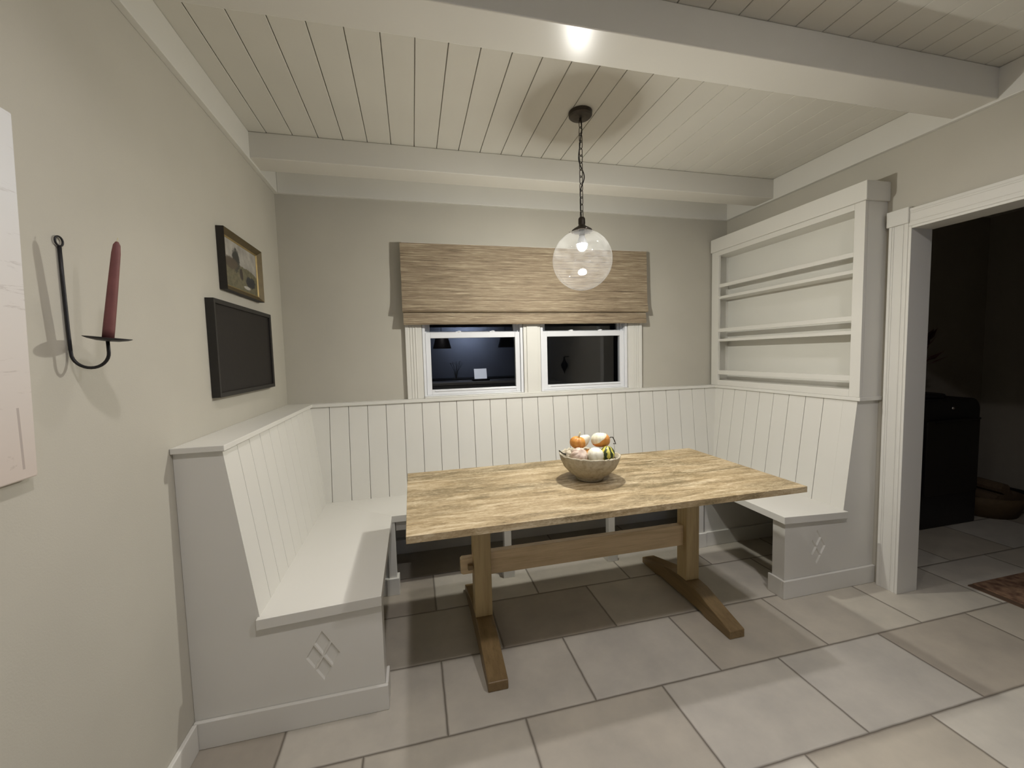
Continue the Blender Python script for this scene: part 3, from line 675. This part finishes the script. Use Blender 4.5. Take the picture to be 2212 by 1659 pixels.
gourd('small_white_gourd', 'small white gourd half hidden against the right rim behind the striped gourd', (1.690, -1.105, 0.872), 0.029, 0.027, 'g_white', 0, 0, (0, 0, 0))
gourd('warty_gourd', 'small mottled gourd with dark stem poking over the left rim', (1.482, -1.135, 0.880), 0.026, 0.022, 'g_husk', 7, 0.15, (0, -1.2, 0), stem=[(0, 0, 0.020), (0, 0.004, 0.034), (0.004, 0.006, 0.047), (0.007, 0.006, 0.055)], stem_r=0.003)
gourd('buried_gourd', 'orange gourd low in the middle of the bowl under the others', (1.600, -1.110, 0.852), 0.050, 0.045, 'g_orange', 8, 0.06)
hk = MB()
for k in range(14):
    an = random.uniform(-1.9, 3.1); rr = random.uniform(0.119, 0.123); c = Vector((BX+rr*math.cos(an), BY+rr*math.sin(an), 0.864+random.uniform(-0.002, 0.008)))
    d = Vector((math.cos(an+1.5), math.sin(an+1.5), random.uniform(-0.2, 0.3)))*0.018
    hk.tube([c-d*0.7, c+Vector((0, 0, 0.004)), c+d*0.7, c+d+Vector((0, 0, 0.004))], [0.0015, 0.0045, 0.003, 0.001], 6)
tag(hk.build('dried_husks', 'g_husk', smooth=True), 'loose curls of dried husk filling the bowl around the gourds', 'husks', kind='stuff')

# ------------------------------------------------------------------ pendant
px_, py_ = 1.643, -0.940
pn = thing('pendant_lamp', (px_, py_, 1.668), 'clear seeded glass globe pendant lamp on a dark chain over the table', 'lamp')
MB().lathe([(0.0005, 0), (0.03, 0.001), (0.050, 0.004), (0.057, 0.010), (0.058, 0.0275), (0.0005, 0.0275)], (px_, py_, ZC-0.028), 48).build('canopy', 'bronze', pn, smooth=False, bevel=0.001)
MB().tube([(px_, py_, ZC-0.026), (px_, py_, ZC-0.045)], 0.006, 12).build('canopy_loop', 'bronze', pn)
def link(cz, rot, Lk=0.040, Wk=0.0095, r=0.0016):
    pts = []
    for k in range(20):
        an = 2*math.pi*k/20; u = Wk*math.cos(an); v = (Lk/2-Wk)*(1 if math.sin(an) > 0 else -1)+Wk*math.sin(an) if abs(math.sin(an)) > 1e-6 else 0
        pts.append(Vector((u*math.cos(rot), u*math.sin(rot), v)))
    return pts
z = ZC-0.055; k = 0; zl = 2.040
nl = 14; pitch = (z-zl)/(nl-1)
lm = MB().tube([p+Vector((px_, py_, z)) for p in link(0, 0.4)], 0.0019, 8, closed=True); l0 = lm.build('chain_link', 'bronze', pn, smooth=True)
lm = MB().tube([p+Vector((px_, py_, z-pitch)) for p in link(0, 0.4+math.pi/2)], 0.0019, 8, closed=True); l1 = lm.build('chain_link', 'bronze', pn, smooth=True)
for k in range(2, nl):
    c = (l0 if k % 2 == 0 else l1).copy(); COL.objects.link(c); c.parent = pn; c.location = (0, 0, -pitch*(k if k % 2 == 0 else k-1))
cp = []
for k in range(61):
    t = k/60; zz = ZC-0.03-(ZC-0.03-2.022)*t
    cp.append((px_+0.015*math.sin(t*13.0+0.4)*math.sin(math.pi*t)+0.003*math.sin(t*25), py_+0.006*math.cos(t*13.0)*math.sin(math.pi*t), zz))
MB().tube(cp, 0.0027, 8).build('cord', 'iron', pn, smooth=True)
MB().lathe([(0.004, 2.030), (0.013, 2.027), (0.017, 2.020), (0.0175, 1.998), (0.016, 1.990), (0.022, 1.983), (0.036, 1.975), (0.050, 1.965), (0.052, 1.957), (0.046, 1.957), (0.030, 1.965), (0.014, 1.970), (0.004, 1.971)][::-1], (px_, py_, 0), 40).build('socket_cap', 'bronze', pn, smooth=True)
for k in range(3):
    an = k*2.094+0.5; c = Vector((px_+0.052*math.cos(an), py_+0.052*math.sin(an), 1.961)); d = Vector((math.cos(an), math.sin(an), 0))
    MB().tube([c-d*0.004, c+d*0.012], 0.0025, 8).build('thumb_screw', 'bronze', pn)
gc = Vector((px_, py_, 1.817)); R0 = 0.1485
gm = MB(); prof = []
for j in range(4, 49):
    t = math.pi*j/48; prof.append((max(R0*math.sin(t), 0.0006), R0*math.cos(t)))
prof = [(0.045, 0.1475), (0.0435, 0.140)][::1]+[p for p in prof if p[1] < 0.1405]
gm.lathe(prof, gc, 72, cap0=False, cap1=True)
globe = gm.build('glass_globe', 'globe', pn, smooth=True)
for k in range(26):
    th, ph = random.uniform(0.6, 2.9), random.uniform(0, 6.28)
    if k > 20: th = random.uniform(0.9, 2.4)
    c = gc+Vector((math.sin(th)*math.cos(ph), math.sin(th)*math.sin(ph), math.cos(th)))*(R0-0.001)
    globe_b = MB().sphere(c, random.uniform(0.0008, 0.0018), seg=8, rings=6); globe_b.build('seed_bubble', 'globe', globe, smooth=True)
lb = MB().lathe([(0.0264, 1.896), (0.0262, 1.9025), (0.0245, 1.909), (0.0200, 1.919), (0.015, 1.930), (0.012, 1.938)], (px_, py_, 0), 32).build('light_bulb', 'vinyl', pn, smooth=True)
MB().lathe([(0.0005, 1.862), (0.010, 1.864), (0.019, 1.872), (0.0245, 1.885), (0.0258, 1.891), (0.0262, 1.8955), (0.0005, 1.8957)], (px_, py_, 0), 32).build('lit_dome', 'bulb', lb)
MB().lathe([(0.0130, 1.937), (0.0145, 1.940), (0.0145, 1.968), (0.006, 1.9705)], (px_, py_, 0), 24).build('bulb_socket', 'bronze', pn, smooth=True)

# ------------------------------------------------------------------ left wall: picture, black frame, sconce, canvas
pf = thing('framed_painting', (0.02, -0.615, 1.665), 'small landscape painting in dark gold frame, hung above the black one', 'painting')
y0, y1, z0, z1 = -0.860, -0.408, 1.669, 1.934
def frame_mold(y0, y1, z0, z1, xo, wd, xi_, parent, mat, name='frame', side=None, side_mat=None):
    m = MB(); o = [(y0, z0), (y1, z0), (y1, z1), (y0, z1)]; i = [(y0+wd, z0+wd), (y1-wd, z0+wd), (y1-wd, z1-wd), (y0+wd, z1-wd)]
    for k in range(4):
        j = (k+1) % 4
        m.add([(0.001, *o[k]), (0.001, *o[j]), (xo, *o[j]), (xo, *o[k]), (xi_, *i[k]), (xi_, *i[j]), (0.001, *i[j]), (0.001, *i[k])],
              [(0, 1, 2, 3), (3, 2, 5, 4), (4, 5, 6, 7), (7, 6, 1, 0)])
    return m.build(name, mat, parent)
s = MB(); th = 0.0015
s.box(0.001, 0.031, y0-th, y0-0.0001, z0-th, z1+th).box(0.001, 0.031, y1+0.0001, y1+th, z0-th, z1+th).box(0.001, 0.031, y0, y1, z0-th, z0).box(0.001, 0.031, y0, y1, z1, z1+th)
s.build('frame_side', 'framedark', pf)
frame_mold(y0, y1, z0, z1, 0.032, 0.022, 0.014, pf, 'gold')
frame_mold(y0+0.022, y1-0.022, z0+0.022, z1-0.022, 0.0145, 0.006, 0.010, pf, plain('bright_gold', (0.34, 0.25, 0.10), 0.4, 0.5), 'gilt_slip')
MB().box(0.002, 0.009, y0+0.026, y1-0.026, z0+0.026, z1-0.026).build('painted_canvas', 'landscape', pf)
tv = thing('black_framed_panel', (0.02, -0.66, 1.208), 'blank black rectangular panel in thin black frame on the left wall', 'frame')
y0, y1, z0, z1 = -1.005, -0.325, 1.209, 1.611
frame_mold(y0, y1, z0, z1, 0.032, 0.018, 0.030, tv, 'black')
MB().box(0.002, 0.022, y0+0.016, y1-0.016, z0+0.016, z1-0.016).build('dark_panel', 'screen', tv)

sc_ = thing('wall_sconce', (0.045, -1.697, 1.345), 'black iron hook-shaped wall candle holder with round drip plate', 'candle holder')
sy = -1.697
pts = [(0.0045, sy, 1.632), (0.0045, sy, 1.55), (0.005, sy, 1.44), (0.006, sy, 1.384)]
for k in range(1, 17):
    an = math.pi+math.pi*k/16; pts.append((0.0435+0.0375*math.cos(an), sy, 1.382+0.036*math.sin(an)))
pts += [(0.081, sy, 1.412)]
MB().tube(pts, 0.0036, 12).build('hook_arm', 'iron', sc_, smooth=True)
rp = [(0.0045, sy+0.011*math.cos(2*math.pi*k/24), 1.6425+0.011*math.sin(2*math.pi*k/24)) for k in range(24)]
MB().tube(rp, 0.0022, 8, closed=True).build('hanging_ring', 'iron', sc_, smooth=True)
MB().lathe([(0.0005, 1.4085), (0.020, 1.4095), (0.036, 1.4130), (0.044, 1.4165), (0.0442, 1.4178), (0.036, 1.4148), (0.020, 1.4112), (0.0005, 1.4102)], (0.081, sy, 0), 48).tilt((0.081, sy, 1.4085), 0.125).build('drip_plate', 'iron', sc_, smooth=True)
cn = thing('taper_candle', (0.081, sy, 1.4115), 'unlit dusty red taper candle standing on the black iron sconce', 'candle')
MB().lathe([(0.0005, 1.4115), (0.0112, 1.4115), (0.0112, 1.44), (0.0100, 1.54), (0.0085, 1.62), (0.0068, 1.640), (0.003, 1.648), (0.0005, 1.649)], (0.081, sy, 0), 28).tilt((0.081, sy, 1.4085), 0.155).build('wax_body', 'candle', cn, smooth=True)
MB().tube([(0.081, sy, 1.646), (0.081, sy+0.001, 1.653), (0.080, sy+0.003, 1.658)], 0.0009, 6).tilt((0.081, sy, 1.4085), 0.155).build('wick', 'stem_l', cn)

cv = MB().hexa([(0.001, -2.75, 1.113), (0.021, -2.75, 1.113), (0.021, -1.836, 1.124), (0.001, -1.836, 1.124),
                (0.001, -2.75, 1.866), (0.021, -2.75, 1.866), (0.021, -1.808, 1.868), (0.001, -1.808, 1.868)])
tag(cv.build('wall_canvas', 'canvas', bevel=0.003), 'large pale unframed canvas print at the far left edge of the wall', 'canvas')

# ------------------------------------------------------------------ dark room beyond the doorway
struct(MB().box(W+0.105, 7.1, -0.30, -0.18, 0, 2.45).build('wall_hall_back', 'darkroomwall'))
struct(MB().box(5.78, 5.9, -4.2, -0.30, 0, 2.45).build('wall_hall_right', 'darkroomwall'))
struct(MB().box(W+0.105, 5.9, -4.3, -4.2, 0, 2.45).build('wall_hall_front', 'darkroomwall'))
struct(MB().box(W+0.105, 6.0, -4.3, -0.18, 2.45, 2.5).build('trim_20', 'ceil'))
struct(MB().box(5.765, 5.78, -4.2, -0.30, 0, 0.10).build('baseboard_hall', 'black'))
sv = thing('black_stove', (4.6, -0.56, 0), 'dark rounded-top cabinet heater standing in the unlit room through the doorway', 'heater')
def rrect(x0, x1, z0, z1, r, n=6):
    pts = [(x0, z0), (x1, z0)]
    for k in range(n+1): an = math.pi/2*k/n; pts.append((x1-r+r*math.cos(an), z1-r+r*math.sin(an)))
    for k in range(n+1): an = math.pi/2+math.pi/2*k/n; pts.append((x0+r+r*math.cos(an), z1-r+r*math.sin(an)))
    return pts
MB().prism(rrect(4.29, 4.90, 0.0, 0.95, 0.09), 'y', -0.76, -0.36).build('body', 'iron', sv, bevel=0.01)
MB().prism(rrect(4.345, 4.875, 0.25, 0.80, 0.02), 'y', -0.775, -0.7605).build('front_door', 'black', sv, bevel=0.004)
MB().tube([(4.40, -0.79, 0.80), (4.84, -0.79, 0.80)], 0.008, 10).build('door_handle', 'iron', sv)
MB().sphere((4.595, -0.766, 0.885), 0.012).build('control_knob', plain('chrome', (0.7, 0.7, 0.7), 0.15, 1.0), sv, smooth=True)
MB().lathe([(0.0005, 0.9505), (0.16, 0.9505), (0.17, 0.965), (0.16, 0.98), (0.0005, 0.98)], (4.55, -0.56, 0), 30).build('lid', 'iron', sv, smooth=True)
pl = thing('leafy_plant', (4.42, -0.56, 0.981), 'dim reddish leafy plant on top of the dark heater', 'plant')
MB().lathe([(0.0005, 0.981), (0.06, 0.981), (0.085, 1.10), (0.088, 1.13), (0.0005, 1.13)], (4.42, -0.56, 0), 24).build('pot', 'black', pl, smooth=True)
lf = MB()
for k in range(60):
    an = random.uniform(0, 6.28); el = random.uniform(0.1, 1.4); le = random.uniform(0.12, 0.45)
    c = Vector((4.42, -0.56, 1.13)); d = Vector((math.cos(an)*math.cos(el)*0.5, math.sin(an)*math.cos(el)*0.35, math.sin(el)))*le
    e = c+d; s_ = Vector((-math.sin(an), math.cos(an), 0.3)).normalized()*random.uniform(0.02, 0.04); up = d.normalized()*0.07
    lf.tube([c, c+d*0.5+Vector((0, 0, 0.02)), e], [0.003, 0.002, 0.0015], 5)
    lf.add([e-up*0.2, e+s_+up*0.5, e+up*1.5, e-s_+up*0.5, e+up*0.5+Vector((0, 0, 0.006))], [(0, 1, 4), (1, 2, 4), (2, 3, 4), (3, 0, 4)])
lf.build('foliage', plain('dark_red_leaf', (0.10, 0.035, 0.03), 0.6), pl)
bk = thing('log_basket', (5.22, -0.62, 0), 'low dark basket piled with logs beside the heater in the unlit room', 'basket')
MB().lathe([(0.0005, 0), (0.20, 0), (0.23, 0.10), (0.24, 0.16), (0.225, 0.16), (0.19, 0.02), (0.0005, 0.02)], (5.22, -0.62, 0), 30).build('basket_body', plain('wicker_dark', (0.10, 0.065, 0.03), 0.8), bk, smooth=True)
for k, (dx, dz, rr) in enumerate([(-0.10, 0.14, 0.045), (0.0, 0.15, 0.05), (0.10, 0.14, 0.045), (-0.04, 0.225, 0.04)]):
    MB().tube([(5.22+dx, -0.78, dz), (5.22+dx+0.02, -0.62, dz+0.005), (5.22+dx+0.02, -0.46, dz)], [rr, rr*1.05, rr], 10).build('log', plain('bark', (0.12, 0.08, 0.045), 0.9), bk)
rg = thing('hall_rug', (4.7, -2.0, 0), 'brown rug on the tiles of the dark room past the doorway', 'rug')
MB().box(3.79, 5.5, -2.9, -1.34, 0, 0.010).build('rug_pile', 'rug', rg, bevel=0.003)
MB().box(3.755, 3.79, -2.9, -1.34, 0.0, 0.006).build('rug_fringe', plain('fringe', (0.10, 0.06, 0.035), 0.9), rg)

# ------------------------------------------------------------------ kitchen behind the camera (seen mirrored in the window panes)
ki = thing('kitchen_island', (1.9, -4.3, 0), 'grey kitchen island behind the camera, mirrored in the window panes', 'kitchen island')
MB().box(1.02, 2.78, -4.62, -4.02, 0.0, 0.88).build('base_cabinet', 'cabinet', ki, bevel=0.004)
MB().box(0.98, 2.82, -4.66, -3.96, 0.88, 0.92).build('counter_top', 'stone', ki, bevel=0.004)
kc = thing('back_counter', (1.6, -5.3, 0), 'dark counter along the kitchen wall behind the island', 'counter')
MB().box(0.25, 3.10, -5.58, -5.02, 0, 0.88).build('base_cabinet', 'cabinet', kc, bevel=0.004)
MB().box(0.22, 3.13, -5.59, -4.99, 0.88, 0.92).build('counter_top', 'black', kc, bevel=0.004)
tb = thing('tablet_screen', (1.95, -4.25, 0.921), 'lit white tablet leaning on a dark stand on the kitchen island', 'tablet')
MB().hexa([(1.84, -4.22, 0.955), (2.06, -4.22, 0.955), (2.06, -4.23, 0.955), (1.84, -4.23, 0.955), (1.84, -4.27, 1.13), (2.06, -4.27, 1.13), (2.06, -4.28, 1.13), (1.84, -4.28, 1.13)]).build('screen', emis('lit_screen', (0.85, 0.9, 1.0), 4.0), tb)
MB().box(1.80, 2.10, -4.34, -4.16, 0.921, 0.953).build('stand', 'black', tb, bevel=0.003)
vs_ = thing('twig_vase', (1.52, -4.25, 0.921), 'clear vase of dark curling twigs on the kitchen island', 'vase')
MB().lathe([(0.0005, 0.921), (0.045, 0.921), (0.05, 0.98), (0.035, 1.05), (0.042, 1.07), (0.038, 1.07), (0.03, 1.05), (0.0005, 0.93)], (1.52, -4.25, 0), 24).build('glass_body', 'globe', vs_, smooth=True)
tw = MB()
for k in range(9):
    a0 = k*0.7; tw.tube([(1.52, -4.25, 0.94), (1.52+0.03*math.cos(a0), -4.25+0.03*math.sin(a0), 1.10), (1.52+0.10*math.cos(a0), -4.25+0.06*math.sin(a0), 1.20+0.01*k), (1.52+0.13*math.cos(a0+0.5), -4.25, 1.24)], 0.003, 6)
tw.build('twigs', 'stem', vs_)
def pend(x, label):
    r = thing('shade_pendant', (x, -4.3, 1.50), label, 'lamp', 'dark pendant shades over the island')
    MB().lathe([(0.16, 1.50), (0.10, 1.72), (0.03, 1.76), (0.025, 1.755), (0.095, 1.715), (0.154, 1.50)], (x, -4.3, 0), 32, cap0=False, cap1=False).build('metal_shade', 'black', r, smooth=True)
    MB().tube([(x, -4.3, 1.755), (x, -4.3, ZC)], 0.005, 8).build('rod', 'black', r)
pend(1.30, 'dark metal pendant shade over the left end of the kitchen island')
pend(2.45, 'dark metal pendant shade over the right end of the kitchen island')

sb = thing('sideboard', (3.14, -4.0, 0), 'low pale sideboard against the kitchen wall beyond the doorway, behind the camera', 'sideboard')
MB().box(2.97, 3.30, -4.65, -3.35, 0.0, 0.84).build('cabinet_body', 'cabinet', sb, bevel=0.004)
MB().box(2.95, 3.31, -4.68, -3.32, 0.84, 0.87).build('cabinet_top', 'stone', sb, bevel=0.004)
for k, (yy, r_) in enumerate(((-4.35, 0.13), (-3.95, 0.11), (-3.60, 0.10))):
    pt = MB().lathe([(0.0005, 0), (r_*0.5, 0.0), (r_*0.6, 0.006), (r_, 0.022), (r_, 0.026), (r_*0.55, 0.010), (0.0005, 0.008)], (3.12, yy, 0.8705), 32).build('serving_plate', 'white', smooth=True)
    tag(pt, ['widest white plate, at the far end of the kitchen sideboard', 'middle white plate lying on the kitchen sideboard', 'smallest white plate, at the doorway end of the kitchen sideboard'][k], 'plate', 'plates on the sideboard')
wl = thing('wall_lantern', (3.28, -3.48, 1.02), 'dark pointed iron lantern on the kitchen wall above the sideboard', 'lantern')
MB().lathe([(0.0005, 1.02), (0.012, 1.06), (0.055, 1.14), (0.060, 1.18), (0.020, 1.25), (0.012, 1.30), (0.0005, 1.31)], (3.235, -3.48, 0), 8).build('lantern_body', 'iron', wl)
MB().box(3.235, 3.316, -3.485, -3.475, 1.30, 1.312).build('bracket', 'iron', wl)
